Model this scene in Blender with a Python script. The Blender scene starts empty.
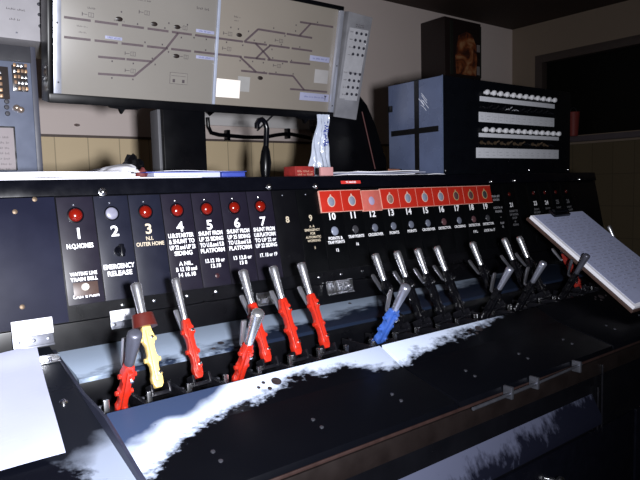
import bpy, bmesh, math, random
from mathutils import Vector, Matrix
random.seed(7)
S = bpy.context.scene
COL = S.collection
PI = math.pi

# ------------------------------------------------------------ materials
MATS = {}
def mat(name, col, rough=.5, metal=0., var=.15, scale=30., spec=.5, bump=0., emit=None, emit_s=0., alpha=1., trans=0., coat=0.):
    if name in MATS: return MATS[name]
    m = bpy.data.materials.new(name); m.use_nodes = True
    nt = m.node_tree; b = nt.nodes['Principled BSDF']
    tc = nt.nodes.new('ShaderNodeTexCoord')
    n = nt.nodes.new('ShaderNodeTexNoise'); n.inputs['Scale'].default_value = scale
    n.inputs['Detail'].default_value = 5
    nt.links.new(tc.outputs['Object'], n.inputs['Vector'])
    mx = nt.nodes.new('ShaderNodeMix'); mx.data_type = 'RGBA'
    mx.inputs[6].default_value = (*[c * (1 - var) for c in col], 1)
    mx.inputs[7].default_value = (*[min(1, c * (1 + var)) for c in col], 1)
    nt.links.new(n.outputs['Fac'], mx.inputs[0])
    nt.links.new(mx.outputs[2], b.inputs['Base Color'])
    mr = nt.nodes.new('ShaderNodeMapRange')
    mr.inputs[3].default_value = max(.03, rough - .1); mr.inputs[4].default_value = min(1, rough + .1)
    nt.links.new(n.outputs['Fac'], mr.inputs[0]); nt.links.new(mr.outputs[0], b.inputs['Roughness'])
    b.inputs['Metallic'].default_value = metal
    b.inputs['Specular IOR Level'].default_value = spec
    b.inputs['Alpha'].default_value = alpha
    b.inputs['Transmission Weight'].default_value = trans
    b.inputs['Coat Weight'].default_value = coat
    if bump:
        bp = nt.nodes.new('ShaderNodeBump'); bp.inputs['Strength'].default_value = bump
        bp.inputs['Distance'].default_value = .002
        nt.links.new(n.outputs['Fac'], bp.inputs['Height']); nt.links.new(bp.outputs[0], b.inputs['Normal'])
    if emit:
        b.inputs['Emission Color'].default_value = (*emit, 1); b.inputs['Emission Strength'].default_value = emit_s
    MATS[name] = m
    return m

def worn(name, paint, metal_col, c0, c1, sharp=14., noise_amp=.5, scale=28., speck=.0, stretch=(1,1,1), upper=None, rough=.5, cap=1., low_curve=None, up_curve=None, mid=None, spec=.2):
    """paint rubbed to bare metal where (y - (c0 + c1*x))*sharp + noise > 0 (object = world coordinates)"""
    m = bpy.data.materials.new(name); m.use_nodes = True
    nt = m.node_tree; N = nt.nodes; L = nt.links; b = N['Principled BSDF']
    tc = N.new('ShaderNodeTexCoord'); sx = N.new('ShaderNodeSeparateXYZ'); L.new(tc.outputs['Object'], sx.inputs[0])
    def M(op, a, c, clamp=False):
        n = N.new('ShaderNodeMath'); n.operation = op; n.use_clamp = clamp
        for i, v in enumerate((a, c)):
            if v is None: continue
            if isinstance(v, (int, float)): n.inputs[i].default_value = v
            else: L.new(v, n.inputs[i])
        return n.outputs[0]
    mp = N.new('ShaderNodeMapping'); mp.inputs['Scale'].default_value = stretch; L.new(tc.outputs['Object'], mp.inputs[0])
    def noise(sc, det=8, r=.6):
        n = N.new('ShaderNodeTexNoise'); n.inputs['Scale'].default_value = sc; n.inputs['Detail'].default_value = det
        n.inputs['Roughness'].default_value = r; L.new(mp.outputs[0], n.inputs['Vector']); return n.outputs['Fac']
    n1 = noise(scale); n2 = noise(scale * 4, 4); n3 = noise(scale * .35, 3)
    def curve(pts):
        fc = N.new('ShaderNodeFloatCurve'); cv = fc.mapping.curves[0]
        q = [((x+.1)/1.1, (y+.45)/.25) for x, y in pts]
        cv.points[0].location = q[0]; cv.points[1].location = q[-1]
        for a in q[1:-1]: cv.points.new(*a)
        fc.mapping.update()
        L.new(M('MULTIPLY', M('ADD', sx.outputs[0], .1), 1/1.1), fc.inputs['Value'])
        return M('ADD', M('MULTIPLY', fc.outputs[0], .25), -.45)
    edge = curve(low_curve) if low_curve else M('ADD', M('MULTIPLY', sx.outputs[0], c1), c0)
    f = M('MULTIPLY', M('SUBTRACT', sx.outputs[1], edge), sharp)
    f = M('ADD', f, M('MULTIPLY', M('SUBTRACT', n1, .5), noise_amp * 2))
    f = M('ADD', f, M('MULTIPLY', M('SUBTRACT', n2, .5), noise_amp * .6))
    f = M('MULTIPLY', f, 3.2, True)
    if upper:
        u0, u1, ucap = upper
        ue = curve(up_curve) if up_curve else M('MINIMUM', M('ADD', M('MULTIPLY', sx.outputs[0], u1), u0), ucap)
        g = M('MULTIPLY', M('SUBTRACT', ue, sx.outputs[1]), sharp * 1.3)
        g = M('ADD', g, M('MULTIPLY', M('SUBTRACT', n3, .5), noise_amp * 3))
        g = M('ADD', g, M('MULTIPLY', M('SUBTRACT', n1, .5), noise_amp * .7))
        g = M('MULTIPLY', g, 2.0, True)
        g = M('ADD', M('MULTIPLY', g, .97), .02)
        f0 = f; f = M('MULTIPLY', f, g)
    if speck:
        s = M('MULTIPLY', M('SUBTRACT', n2, speck), 18., True)
        f = M('MULTIPLY', f, M('SUBTRACT', 1., s))
    f = M('MULTIPLY', f, cap)
    mx = N.new('ShaderNodeMix'); mx.data_type = 'RGBA'; L.new(f, mx.inputs[0])
    mx.inputs[6].default_value = (*paint, 1); mx.inputs[7].default_value = (*metal_col, 1)
    if mid:
        m2 = N.new('ShaderNodeMix'); m2.data_type = 'RGBA'; L.new(f0, m2.inputs[0])
        m2.inputs[6].default_value = (*paint, 1); m2.inputs[7].default_value = (*mid, 1); L.new(m2.outputs[2], mx.inputs[6])
    L.new(M('ADD', M('MULTIPLY', f, .3), spec*.5), b.inputs['Specular IOR Level'])
    L.new(mx.outputs[2], b.inputs['Base Color'])
    L.new(M('ADD', M('MULTIPLY', n1, .25), rough - .12), b.inputs['Roughness'])
    return m

BLACK = mat('black_paint', (.002, .0021, .003), .3, var=.4, scale=18, spec=.2)
BLACKG = mat('black_gloss', (.002, .0022, .004), .2, var=.4, scale=40, spec=.3)
NAVY = mat('navy_fascia', (.006, .0068, .017), .36, var=.5, scale=9, spec=.3)
PLATE_A = mat('plate_purple', (.0075, .0062, .0125), .4, var=.3, scale=22, spec=.25)
PLATE_B = mat('plate_blue', (.006, .0068, .0145), .4, var=.3, scale=22, spec=.25)
PLATE_C = mat('plate_black', (.0015, .0017, .0022), .35, var=.4, scale=22, spec=.18)
PLATE_D = mat('plate_soft_black', (.0022, .0022, .0032), .4, var=.3, scale=22, spec=.2)  # black slightly lighter than the plain black plates
CHROME = mat('chrome', (.8, .81, .85), .22, 1., var=.08, scale=60)
GRIP = mat('polished_grip', (.8, .81, .86), .27, .95, var=.05, scale=7)
GRIPD = mat('dull_grip', (.07, .072, .095), .4, .5, var=.15, scale=90)
STEEL = mat('dull_steel', (.12, .125, .15), .38, .85, var=.25, scale=70)
DSTEEL = mat('dark_steel', (.008, .008, .011), .3, .5, var=.35, scale=120, bump=.3)
BRASS = mat('brass', (.10, .07, .045), .5, .6, var=.3, scale=80)
RED = mat('lever_red', (.32, .014, .006), .3, var=.25, scale=110, bump=.3, coat=.3)
YEL = mat('lever_yellow', (.60, .42, .13), .34, var=.15, scale=110, bump=.3)
BLUE = mat('lever_blue', (.03, .08, .30), .3, var=.25, scale=110, bump=.3, coat=.2)
LBLK = mat('lever_black', (.0025, .0025, .0035), .2, var=.4, scale=60, bump=.2, spec=.4)
COLLAR = mat('collar_maroon', (.055, .008, .006), .35, var=.25, scale=60)
WHITE = mat('letter_white', (.75, .75, .78), .5, var=.05, scale=60)
WHITED = mat('letter_faded', (.42, .36, .27), .5, var=.2, scale=120)
GREYL = mat('letter_grey', (.12, .12, .13), .5, var=.3, scale=200)
LENSR = mat('lens_red', (.135, .005, .002), .16, var=.12, scale=60, coat=.5)
LENSRD = mat('lens_red_dark', (.05, .005, .004), .16, var=.12, scale=60, coat=.5)
LENSW = mat('lens_clear', (.15, .15, .20), .35, var=.2, scale=160)
LENSG = mat('lens_grey', (.17, .19, .25), .3, var=.15, scale=160)
LENSK = mat('lens_dark', (.035, .035, .04), .25, var=.3, scale=160)
LENSM = mat('lens_maroon', (.075, .035, .04), .3, var=.2, scale=160)
RING = mat('lens_ring_pale', (.5, .36, .3), .4, var=.2, scale=90)
REDS = mat('red_strip', (.36, .016, .008), .42, var=.1, scale=50)
PINKS = mat('pale_red_strip', (.42, .10, .08), .45, var=.2, scale=90)
PAPER = mat('paper_white', (.74, .74, .8), .7, var=.04, scale=20)
PAPERB = mat('paper_blue_grey', (.34, .37, .54), .7, var=.12, scale=90)
PAPERL = mat('paper_lilac', (.36, .38, .50), .7, var=.05, scale=25)
INK = mat('ink_grey', (.25, .26, .36), .7, var=.2, scale=90)
INKB = mat('ink_black', (.02, .02, .03), .6, var=.2, scale=90)
BLUEB = mat('book_blue', (.03, .05, .26), .4, var=.15, scale=60)
WOOD = mat('brown_edge', (.014, .006, .005), .5, var=.4, scale=60)
BOARDW = mat('board_edge', (.05, .026, .02), .6, var=.4, scale=80)

# ------------------------------------------------------------ mesh helpers
class MB:
    def __init__(s): s.bm = bmesh.new()
    def _add(s, bm2, M=None):
        if M is not None: bmesh.ops.transform(bm2, matrix=M, verts=bm2.verts)
        me = bpy.data.meshes.new('t'); bm2.to_mesh(me); bm2.free(); s.bm.from_mesh(me); bpy.data.meshes.remove(me)
        return s
    def box(s, x0, x1, y0, y1, z0, z1, bev=0., M=None, seg=2):
        b = bmesh.new(); bmesh.ops.create_cube(b, size=1)
        bmesh.ops.transform(b, matrix=Matrix.Translation(((x0+x1)/2, (y0+y1)/2, (z0+z1)/2)) @ Matrix.Diagonal((x1-x0, y1-y0, z1-z0, 1)), verts=b.verts)
        if bev: bmesh.ops.bevel(b, geom=b.edges[:], offset=bev, segments=seg, affect='EDGES', profile=.6)
        return s._add(b, M)
    def prism(s, pts, x0, x1, axis='X', bev=0., M=None):
        """polygon pts (a,b) extruded along axis"""
        b = bmesh.new()
        def P(a, c, t):
            return {'X': (t, a, c), 'Y': (a, t, c), 'Z': (a, c, t)}[axis]
        lo = [b.verts.new(P(a, c, x0)) for a, c in pts]; hi = [b.verts.new(P(a, c, x1)) for a, c in pts]
        b.faces.new(lo); b.faces.new(hi[::-1])
        n = len(pts)
        for i in range(n): b.faces.new((lo[i], hi[i], hi[(i+1) % n], lo[(i+1) % n]))
        bmesh.ops.recalc_face_normals(b, faces=b.faces)
        if bev: bmesh.ops.bevel(b, geom=b.edges[:], offset=bev, segments=2, affect='EDGES', profile=.6)
        return s._add(b, M)
    def lathe(s, prof, seg=20, M=None, sx=1., sy=1.):
        """prof: list (r,z) about z"""
        b = bmesh.new(); rings = []
        for r, z in prof:
            if r < 1e-6: rings.append([b.verts.new((0, 0, z))])
            else: rings.append([b.verts.new((r*math.cos(2*PI*k/seg)*sx, r*math.sin(2*PI*k/seg)*sy, z)) for k in range(seg)])
        for A, B in zip(rings, rings[1:]):
            for k in range(seg):
                a0, a1 = A[k % len(A)], A[(k+1) % len(A)]; b0, b1 = B[k % len(B)], B[(k+1) % len(B)]
                v = []
                for q in (a0, a1, b1, b0):
                    if q not in v: v.append(q)
                if len(v) > 2: b.faces.new(v)
        for R in (rings[0], rings[-1]):
            if len(R) > 2: b.faces.new(R)
        bmesh.ops.recalc_face_normals(b, faces=b.faces)
        return s._add(b, M)
    def cyl(s, p0, p1, r0, r1=None, seg=16):
        p0, p1 = Vector(p0), Vector(p1); r1 = r0 if r1 is None else r1; d = p1 - p0; L = d.length
        Mx = Matrix.Translation(p0) @ d.to_track_quat('Z', 'Y').to_matrix().to_4x4()
        return s.lathe([(r0, 0), (r1, L)], seg, Mx)
    def tube(s, pts, r, seg=10):
        pts = [Vector(p) for p in pts]; rs = r if isinstance(r, (list, tuple)) else [r]*len(pts)
        b = bmesh.new(); rings = []; up = Vector((0, 1, .2)).normalized()
        for i, p in enumerate(pts):
            t = (pts[min(i+1, len(pts)-1)] - pts[max(i-1, 0)]).normalized()
            a = t.cross(up)
            if a.length < .05: a = t.cross(Vector((1, 0, 0)))
            a.normalize(); c = t.cross(a)
            rings.append([b.verts.new(p + rs[i]*(math.cos(2*PI*k/seg)*a + math.sin(2*PI*k/seg)*c)) for k in range(seg)])
        for A, B in zip(rings, rings[1:]):
            for k in range(seg): b.faces.new((A[k], A[(k+1) % seg], B[(k+1) % seg], B[k]))
        b.faces.new(rings[0]); b.faces.new(rings[-1])
        bmesh.ops.recalc_face_normals(b, faces=b.faces)
        return s._add(b)
    def sheet(s, f, nu, nv, th=.0004):
        """thin closed sheet from f(u,v)->Vector"""
        b = bmesh.new(); g = [[Vector(f(i/nu, j/nv)) for j in range(nv+1)] for i in range(nu+1)]
        top = [[None]*(nv+1) for _ in range(nu+1)]; bot = [[None]*(nv+1) for _ in range(nu+1)]
        for i in range(nu+1):
            for j in range(nv+1):
                du = g[min(i+1, nu)][j] - g[max(i-1, 0)][j]; dv = g[i][min(j+1, nv)] - g[i][max(j-1, 0)]
                n = du.cross(dv).normalized()
                top[i][j] = b.verts.new(g[i][j] + n*th/2); bot[i][j] = b.verts.new(g[i][j] - n*th/2)
        for i in range(nu):
            for j in range(nv):
                b.faces.new((top[i][j], top[i+1][j], top[i+1][j+1], top[i][j+1]))
                b.faces.new((bot[i][j], bot[i][j+1], bot[i+1][j+1], bot[i+1][j]))
        for i in range(nu):
            b.faces.new((top[i][0], bot[i][0], bot[i+1][0], top[i+1][0])); b.faces.new((top[i][nv], top[i+1][nv], bot[i+1][nv], bot[i][nv]))
        for j in range(nv):
            b.faces.new((top[0][j], top[0][j+1], bot[0][j+1], bot[0][j])); b.faces.new((top[nu][j], bot[nu][j], bot[nu][j+1], top[nu][j+1]))
        bmesh.ops.recalc_face_normals(b, faces=b.faces)
        return s._add(b)
    def build(s, name, m, parent=None, smooth=True, loc=None, rot=None):
        me = bpy.data.meshes.new(name); s.bm.to_mesh(me); s.bm.free(); me.materials.append(m)
        if smooth:
            for p in me.polygons: p.use_smooth = True
            try: me.set_sharp_from_angle(angle=math.radians(38))
            except Exception: pass
        o = bpy.data.objects.new(name, me); COL.objects.link(o)
        if parent: o.parent = parent
        if loc is not None: o.location = loc
        if rot is not None: o.rotation_euler = rot
        return o

def tag(o, label=None, cat=None, group=None, kind=None):
    if label: o['label'] = label
    if cat: o['category'] = cat
    if group: o['group'] = group
    if kind: o['kind'] = kind
    return o
def empty(name, loc=(0, 0, 0), rot=(0, 0, 0), label=None, cat=None, group=None, kind=None):
    o = bpy.data.objects.new(name, None); COL.objects.link(o); o.empty_display_size = .02
    o.location = loc; o.rotation_euler = rot
    return tag(o, label, cat, group, kind)
def dup(root, loc=None, label=None):
    r = root.copy(); COL.objects.link(r)
    if loc is not None: r.location = loc
    if label: r['label'] = label
    for ch in list(root.children):
        c = ch.copy(); COL.objects.link(c); c.parent = r
        for g in list(ch.children):
            d = g.copy(); COL.objects.link(d); d.parent = c
    return r

def _line(txt):
    cu = bpy.data.curves.new('tx', 'FONT'); cu.body = txt; cu.size = 1.; cu.offset = .026; cu.extrude = .008; cu.resolution_u = 3
    o = bpy.data.objects.new('tx', cu); COL.objects.link(o)
    bpy.context.view_layer.update()
    dg = bpy.context.evaluated_depsgraph_get()
    me = bpy.data.meshes.new_from_object(o.evaluated_get(dg))
    COL.objects.unlink(o); bpy.data.objects.remove(o); bpy.data.curves.remove(cu)
    return me
def lettering(name, lines, m, parent, x=0., y=0., cap=.008, pitch=.0115, maxw=.05, h=.0006, align='C', wide=1.):
    """text in the parent's XY plane, first line's baseline at y"""
    bm = bmesh.new()
    for i, t in enumerate(lines):
        if not t: continue
        me = _line(t)
        xs = [v.co.x for v in me.vertices]; x0, x1 = min(xs), max(xs)
        k = cap/.7; w = (x1-x0)*k*wide
        kx = k*wide*min(1., maxw/w)
        w = (x1-x0)*kx
        ox = x - w/2 if align == 'C' else x
        for v in me.vertices: v.co = ((v.co.x-x0)*kx+ox, v.co.y*k + y - i*pitch, h + v.co.z*k*.5)
        bm.from_mesh(me); bpy.data.meshes.remove(me)
    me = bpy.data.meshes.new(name); bm.to_mesh(me); bm.free(); me.materials.append(m)
    o = bpy.data.objects.new(name, me); COL.objects.link(o); o.parent = parent
    return o

def strokes(name, lines, m, parent, x, y, w, cap, pitch=None, h=.0003, vertical=False):
    """unreadable small writing: words of upright pen marks"""
    b = MB(); rr = random.Random(int(abs(x*1e4)+abs(y*1e5)))
    for i in range(lines):
        xx = x-w/2; yy = y-i*(pitch or cap*1.6)
        while xx < x+w/2:
            for k in range(rr.randint(2, 6)):
                if xx > x+w/2: break
                a0, a1 = (0, cap) if rr.random() < .6 else (0, cap*.6)
                if vertical:
                    b.box(xx, xx+cap*.22, h-.0004, h, yy+a0, yy+a1); b.box(xx, xx+cap*.5, h-.0004, h, yy+(cap*.4 if k % 2 else 0), yy+(cap*.58 if k % 2 else cap*.18))
                else:
                    b.box(xx, xx+cap*.22, yy+a0, yy+a1, h, h+.0004); b.box(xx, xx+cap*.5, yy+(cap*.4 if k % 2 else 0), yy+(cap*.58 if k % 2 else cap*.18), h, h+.0004)
                xx += cap*.75
            xx += cap*.7
    return b.build(name, m, parent, smooth=False)
# ------------------------------------------------------------ frame geometry
P = .0635                     # lever pitch
LEAN = 0.210139               # fascia leans back
def PX(n): return (n-1)*P
U = Vector((0, math.sin(LEAN), math.cos(LEAN))); NRM = Vector((0, -math.cos(LEAN), math.sin(LEAN)))
PROT = (PI/2-LEAN, 0, 0)
def pp(x, s, h=0.): return Vector((x, 0, 0)) + U*s + NRM*h
PM = Matrix.Rotation(PI/2-LEAN, 4, 'X')
X0, X1 = -.80, 1.79

# console ----------------------------------------------------
con = empty('lever_frame_console', (0, 0, -1.2), label='long black signal box console carrying the levers, numbered plates and worn ledges', cat='lever frame')
off = Vector((0, 0, 1.2))
def cpart(name, mb, m, **k):
    o = mb.build(name, m, con, **k); o.location = off; return o
b = MB(); b.box(X0, X1, -.151, .0672, -.02, -.0012, .0008, M=PM); cpart('fascia_panel', b, BLACK)
b = MB(); b.box(X0, -.0335, -.150, .0665, -.001, .0015, .0006, M=PM); cpart('blank_fascia_sheet', b, NAVY)['label'] = 'bluish blank sheet left of the numbered plates'
b = MB(); b.box(X0, X1, .0675, .0965, -.02, .0045, .0012, M=PM); cpart('cap_rail', b, BLACKG)
b = MB(); b.box(X0, X1, .022, .80, .078, .0955, .0012); cpart('top_board', b, BLACKG)
b = MB(); b.box(X0, .25, .0965, .0988, -.004, .0052, .0005, M=PM); cpart('edge_trim', b, mat('trim_bright', (.7, .7, .76), .4, .3, var=.05))
b = MB(); b.box(X0, X1, -.029, -.012, -.26, -.1495, .001); cpart('recess_panel', b, BLACK)
LEDGE = worn('ledge_wear', (.007, .012, .026), (.30, .37, .48), -.176, .10, 9., .55, 11., stretch=(.7, 1.6, 1), rough=.4, spec=.5)
b = MB(); b.prism([(-.0295, -.196), (-.085, -.199), (-.145, -.2055), (-.161, -.210), (-.165, -.2155), (-.0295, -.2155)], -.0585, 1.46)
cpart('worn_ledge', b, LEDGE)['label'] = 'blue-grey rubbed ledge behind the levers'
b = MB(); b.box(X0, X1, -.2895, -.163, -.345, -.2575, .001)
for k in range(25):
    x = PX(k+1) - .028 + P/2
    b.box(x-.004, x+.004, -.272, -.178, -.2575, -.232, .0012)
    b.cyl((x, -.2, -.24), (x, -.2, -.229), .004, seg=8)
cpart('lever_slot_bed', b, DSTEEL)
b = MB(); b.box(-.0585, 1.46, -.163, -.0295, -.2574, -.2158, .001); cpart('ledge_riser', b, BLACK)
# bits of polished ironwork between the slots
for k in range(25):
    x = PX(k+1) - .028
    for dx, dy in ((-.017, -.215), (.016, -.262), (-.019, -.248)):
        b = MB(); b.box(x+dx-.004, x+dx+.004, dy-.003, dy+.003, -.2575, (-.222 if dx == -.019 else -.238)+random.uniform(-.004, .004), .001)
        cpart('slot_bolt', b, CHROME if dx == -.019 else STEEL)
b = MB(); b.prism([(-.0295, -.183), (-.20, -.2226), (-.47, -.2855), (-.47, -.33), (-.0295, -.33)], X0, -.0665)
LDECK = worn('left_deck_wear', (.002, .0023, .0045), (.2, .23, .3), -.60, -1.9, 9., .9, 13., upper=(-.30, .0, -.30), rough=.3)
cpart('left_deck', b, LDECK)
b = MB(); b.prism([(-.045, -.1865), (-.20, -.2200), (-.295, -.2265), (-.475, -.281), (-.475, -.33), (-.045, -.33)], -.066, -.0605, bev=.0012)
cpart('end_cheek', b, mat('cheek', (.018, .02, .035), .4, var=.5, scale=35))
b = MB(); b.prism([(-.0295, -.183), (-.20, -.2226), (-.47, -.2855), (-.47, -.33), (-.0295, -.33)], 1.4645, X1)
cpart('right_deck', b, BLACK)
b = MB(); b.box(X0, X1, -.468, -.44, -1.2, -.296, .002)
cpart('front_panel', b, BLACK)
b = MB(); b.box(X0, X1, -.4715, -.468, -.3005, -.2955, .0008); cpart('front_edge_strip', b, WOOD)
b = MB(); b.box(X0, X1, -.4725, -.4685, -.335, -.302, .0008); cpart('front_rail', b, mat('rail_brown', (.005, .0032, .003), .4, var=.6, scale=25))
KICK = worn('lower_ledge_wear', (.004, .0045, .009), (.10, .11, .17), -.5156, .052, 22., .55, 16., stretch=(1.6, 1, 1), rough=.4, cap=.45)
b = MB(); b.prism([(-.4682, -.372), (-.490, -.413), (-.490, -.430), (-.4682, -.430)], .1, .875); cpart('lower_ledge', b, KICK)
for x0, x1 in ((-.2, .42), (.43, 1.05), (1.06, 1.68)):
    b = MB(); b.box(x0, x1, -.4760, -.4685, -1.1, -.45, .002); d = b.build('door', BLACKG, con); d.location = off
    b = MB(); xk = x1-.34 if x0 > 0 else x1-.06
    b.lathe([(.005, 0), (.005, .012), (.012, .016), (.013, .022), (.008, .028), (0, .029)], 16, Matrix.Translation((xk, -.476, -.50)) @ Matrix.Rotation(PI/2, 4, 'X'))
    kb = b.build('knob', CHROME, d)
b = MB(); b.box(X0, X0+.02, -.44, .80, -1.2, .078); cpart('end_panel', b, BLACK)
b = MB(); b.prism([(-.44, -1.2), (-.44, -.33), (-.02, -.18), (.026, .077), (.80, .077), (.80, -1.2)], X1, X1+.006); cpart('end_panel', b, BLACK)
b = MB(); b.box(X0+.02, X1, .785, .80, -1.2, .078); cpart('back_panel', b, BLACK)
for x, z0, z1 in ((.888, -.455, -.36), (.905, -.46, -.315)):
    b = MB(); b.box(x-.0008, x+.0008, -.4765, -.4728, z0, z1, .0004); cpart('panel_edge', b, DSTEEL)
# dome screws along the cap rail and on the blank sheet
for x, s, h, r in ((.0494, .0725, .0045, .0062), (.4067, .0735, .0045, .0058), (.5330, .0722, .0045, .0055), (1.184, .0725, .0045, .005), (1.300, .0735, .0045, .005), (1.6757, .0725, .0045, .005)):
    b = MB(); b.lathe([(r*1.25, 0), (r*1.25, .0015), (r, .002), (r*.8, .0045), (r*.4, .006), (0, .0065)], 14, Matrix.Translation(pp(x, s, h)) @ PM)
    cpart('dome_screw', b, CHROME)
for x, s in ((-.0649, .0834-.02), (-.0974, .0535-.01), (-.1029, -.1145), (-.13, .02)):
    b = MB(); b.lathe([(.0042, 0), (.004, .0012), (.002, .0018), (0, .002)], 12, Matrix.Translation(pp(x, s, .0014)) @ PM)
    cpart('brass_screw', b, BRASS)
for x, s in ((.0604, -.134), (.1867, -.134), (.2491, -.134), (.31, -.134), (.5076, -.1345), (.572, -.1345), (.6368, -.1345), (.12, -.134)):
    b = MB(); b.lathe([(.0035, 0), (.0033, .0015), (.0018, .0025), (0, .0028)], 10, Matrix.Translation(pp(x, s, -.0012)) @ PM)
    cpart('fascia_screw', b, CHROME)
# deck screw on the left deck
b = MB(); b.lathe([(.006, 0), (.006, .002), (.004, .004), (0, .0045)], 14, Matrix.Translation((-.094, -.209, -.2247)) @ Matrix.Rotation(math.radians(13), 4, 'X'))
cpart('deck_screw', b, CHROME)
# latch rod below the front edge
b = MB(); b.cyl((.465, -.486, -.296), (.655, -.486, -.294), .003); b.cyl((.655, -.486, -.294), (.80, -.486, -.290), .0024)
rod = b.build('latch_rod', STEEL, con); rod.location = off
for x in (.567, .645, .79):
    b = MB(); b.box(x-.003, x+.003, -.491, -.4727, -.304, -.282, .0015); cpart('rod_bracket', b, STEEL)

# cover plates in front of the levers --------------------------
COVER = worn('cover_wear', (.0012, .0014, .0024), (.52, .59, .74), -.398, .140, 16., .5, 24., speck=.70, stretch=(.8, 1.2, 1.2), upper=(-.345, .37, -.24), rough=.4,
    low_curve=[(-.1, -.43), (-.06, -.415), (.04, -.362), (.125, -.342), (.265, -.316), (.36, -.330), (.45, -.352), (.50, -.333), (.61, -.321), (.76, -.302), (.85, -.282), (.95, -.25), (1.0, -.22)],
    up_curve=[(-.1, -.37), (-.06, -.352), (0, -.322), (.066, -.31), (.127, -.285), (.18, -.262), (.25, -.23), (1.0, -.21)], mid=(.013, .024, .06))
cps = []
for i, (xa, xb, lab) in enumerate(((-.060, .4455, 'sloping black cover plate before levers 1 to 8, rubbed almost white along its top'),
                          (.4505, .9535, 'sloping cover plate before levers 9 to 16 with a narrow white wear streak'),
                          (.9585, 1.4615, 'rightmost sloping cover plate, dark and hardly worn'))):
    t = empty('cover_plate', (xa, -.47, -.285), label=lab, cat='cover plate', group='cover plates in front of the levers')
    oo = -Vector((xa, -.47, -.285))
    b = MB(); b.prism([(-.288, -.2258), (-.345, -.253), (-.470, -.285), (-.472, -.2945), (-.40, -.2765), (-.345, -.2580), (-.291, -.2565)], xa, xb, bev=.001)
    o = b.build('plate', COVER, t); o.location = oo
    rotp = Matrix.Rotation(math.radians(14.4), 4, 'X'); rotu = Matrix.Rotation(math.radians(25.5), 4, 'X')
    def on_lo(x, v): return (x, -.345-.9687*v, -.253-.248*v)
    def on_up(x, v): return (x, -.28-.9026*v, -.222-.4305*v)
    for dx in (.0968, .4213, .26):
        for v in (.062, .083):
            b = MB(); b.lathe([(.0032, -.001), (.0032, .0012), (.0015, .0018), (0, .002)], 10, Matrix.Translation(on_lo(xa+dx, v)) @ rotp)
            o = b.build('screw', STEEL, t); o.location = oo
    for dx, v, r in ((.262, .030, .0085), (.240, .026, .0032), (.286, .030, .003), (.243, .041, .0036), (.227, .0335, .003)):
        b = MB(); b.lathe([(r, -.001), (r, .0006), (r*.7, .0003), (0, .0003)], 16, Matrix.Translation(on_up(xa+dx, v)) @ rotu)
        o = b.build('plug', mat('plug_brown', (.02, .015, .017), .5, var=.5, scale=200), t); o.location = oo
for x, y in ((.1966, -.137), (.1735, -.153), (.569, -.06)):
    b = MB(); b.lathe([(.0075 if x > .18 and x < .3 else .004, 0), (.006 if x > .18 and x < .3 else .003, .0012), (0, .0013)], 14, Matrix.Translation((x, y, -.1988-(-.085-y)*.13)) @ Matrix.Rotation(math.radians(8.5), 4, 'X'))
    cpart('ledge_plug', b, MATS['plug_brown'])

# ------------------------------------------------------------ number plates
def lamp_dome(parent, x, y, r, m, ring=None, dome=.6, name='indicator_lens', h=.0008, ovr=1.):
    if ring:
        b = MB(); b.lathe([(r*1.22, 0), (r*1.22, .0012), (r*1.02, .0016), (r*1.0, 0)], 24, Matrix.Translation((x, y, h)))
        b.build('bezel', ring, parent)
    b = MB(); pr = [(r, 0)] + [(r*math.cos(a), r*dome*math.sin(a)+.0008) for a in [i*PI/2/7 for i in range(7)]] + [(0, r*dome+.0008)]
    b.lathe(pr, 24, Matrix.Translation((x, y, h)))
    o = b.build(name, m, parent); return o
def screw(parent, x, y, r=.0028, m=CHROME, h=.0008):
    b = MB(); b.lathe([(r, 0), (r, .001), (r*.6, .002), (0, .0023)], 10, Matrix.Translation((x, y, h))); return b.build('screw', m, parent)

texts = {
 1: (['N.Q.HOMES'], [], None),
 3: (['N.I.', 'OUTER HOME'], [], None),
 4: (['U.B.STARTER', '& SHUNT TO', 'UP 22 and UP 23', 'SIDING'], ['A NIL.', 'B 12 18 and', '  14 16.18'], None),
 5: (['SHUNT FROM', 'UP 25 SIDING', 'TO U.B.and S.B', 'PLATFORM'], ['13.12 18 or', '13.18'], None),
 6: (['SHUNT FROM', 'UP 25 SIDING', 'TO U.B.and S.B', 'PLATFORM'], ['13 12.8 or', '13 8'], None),
 7: (['SHUNT FROM', 'U.B.PLATFORM', 'TO UP 22 or', 'UP 22 SIDING'], ['17. 18 or 19'], None),
}
look = {1: 'N.Q.HOMES with a red lamp and brass bell push', 2: 'EMERGENCY RELEASE with a clear lamp and dark key knob', 3: 'in faded cream figures under a red lamp, OUTER HOME',
        4: 'U.B.STARTER with seven lines of text under a red lamp', 5: 'SHUNT FROM ... PLATFORM 13.12 18 under a red lamp', 6: 'SHUNT FROM ... PLATFORM 13 12.8 under a red lamp',
        7: 'SHUNT FROM U.B.PLATFORM under a glowing red lamp', 8: 'with a faint 8 and nothing else', 9: 'faint 9 with small cream AUTOMATIC WORKING text',
        10: 'POINTS & TRAP POINTS under a pale oval lens', 11: 'TRAP POINTS under a dark lens', 12: 'CROSSOVER under a grey lens', 13: 'POINTS between plates 12 and 14', 14: 'POINTS between plates 13 and 15',
        15: 'CROSSOVER under a blue-grey lens', 16: 'DETECTOR under a maroon lens', 17: 'CROSSING under a grey lens', 18: 'DETECTOR under a brownish lens', 19: 'DETECTOR, last under the red strip',
        20: 'without figure, small block of white text beside red strip', 21: 'with five lines of small grey text', 22: 'blank plate between 21 and 23', 23: 'small white 23 left of the leaning clipboard top', 24: 'small white 24 above the clipboard',
        25: 'small white 25 above the clipboard', 26: 'faint 26, last with a figure at the right end'}
gp = 'numbered plates along the lever frame'
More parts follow.
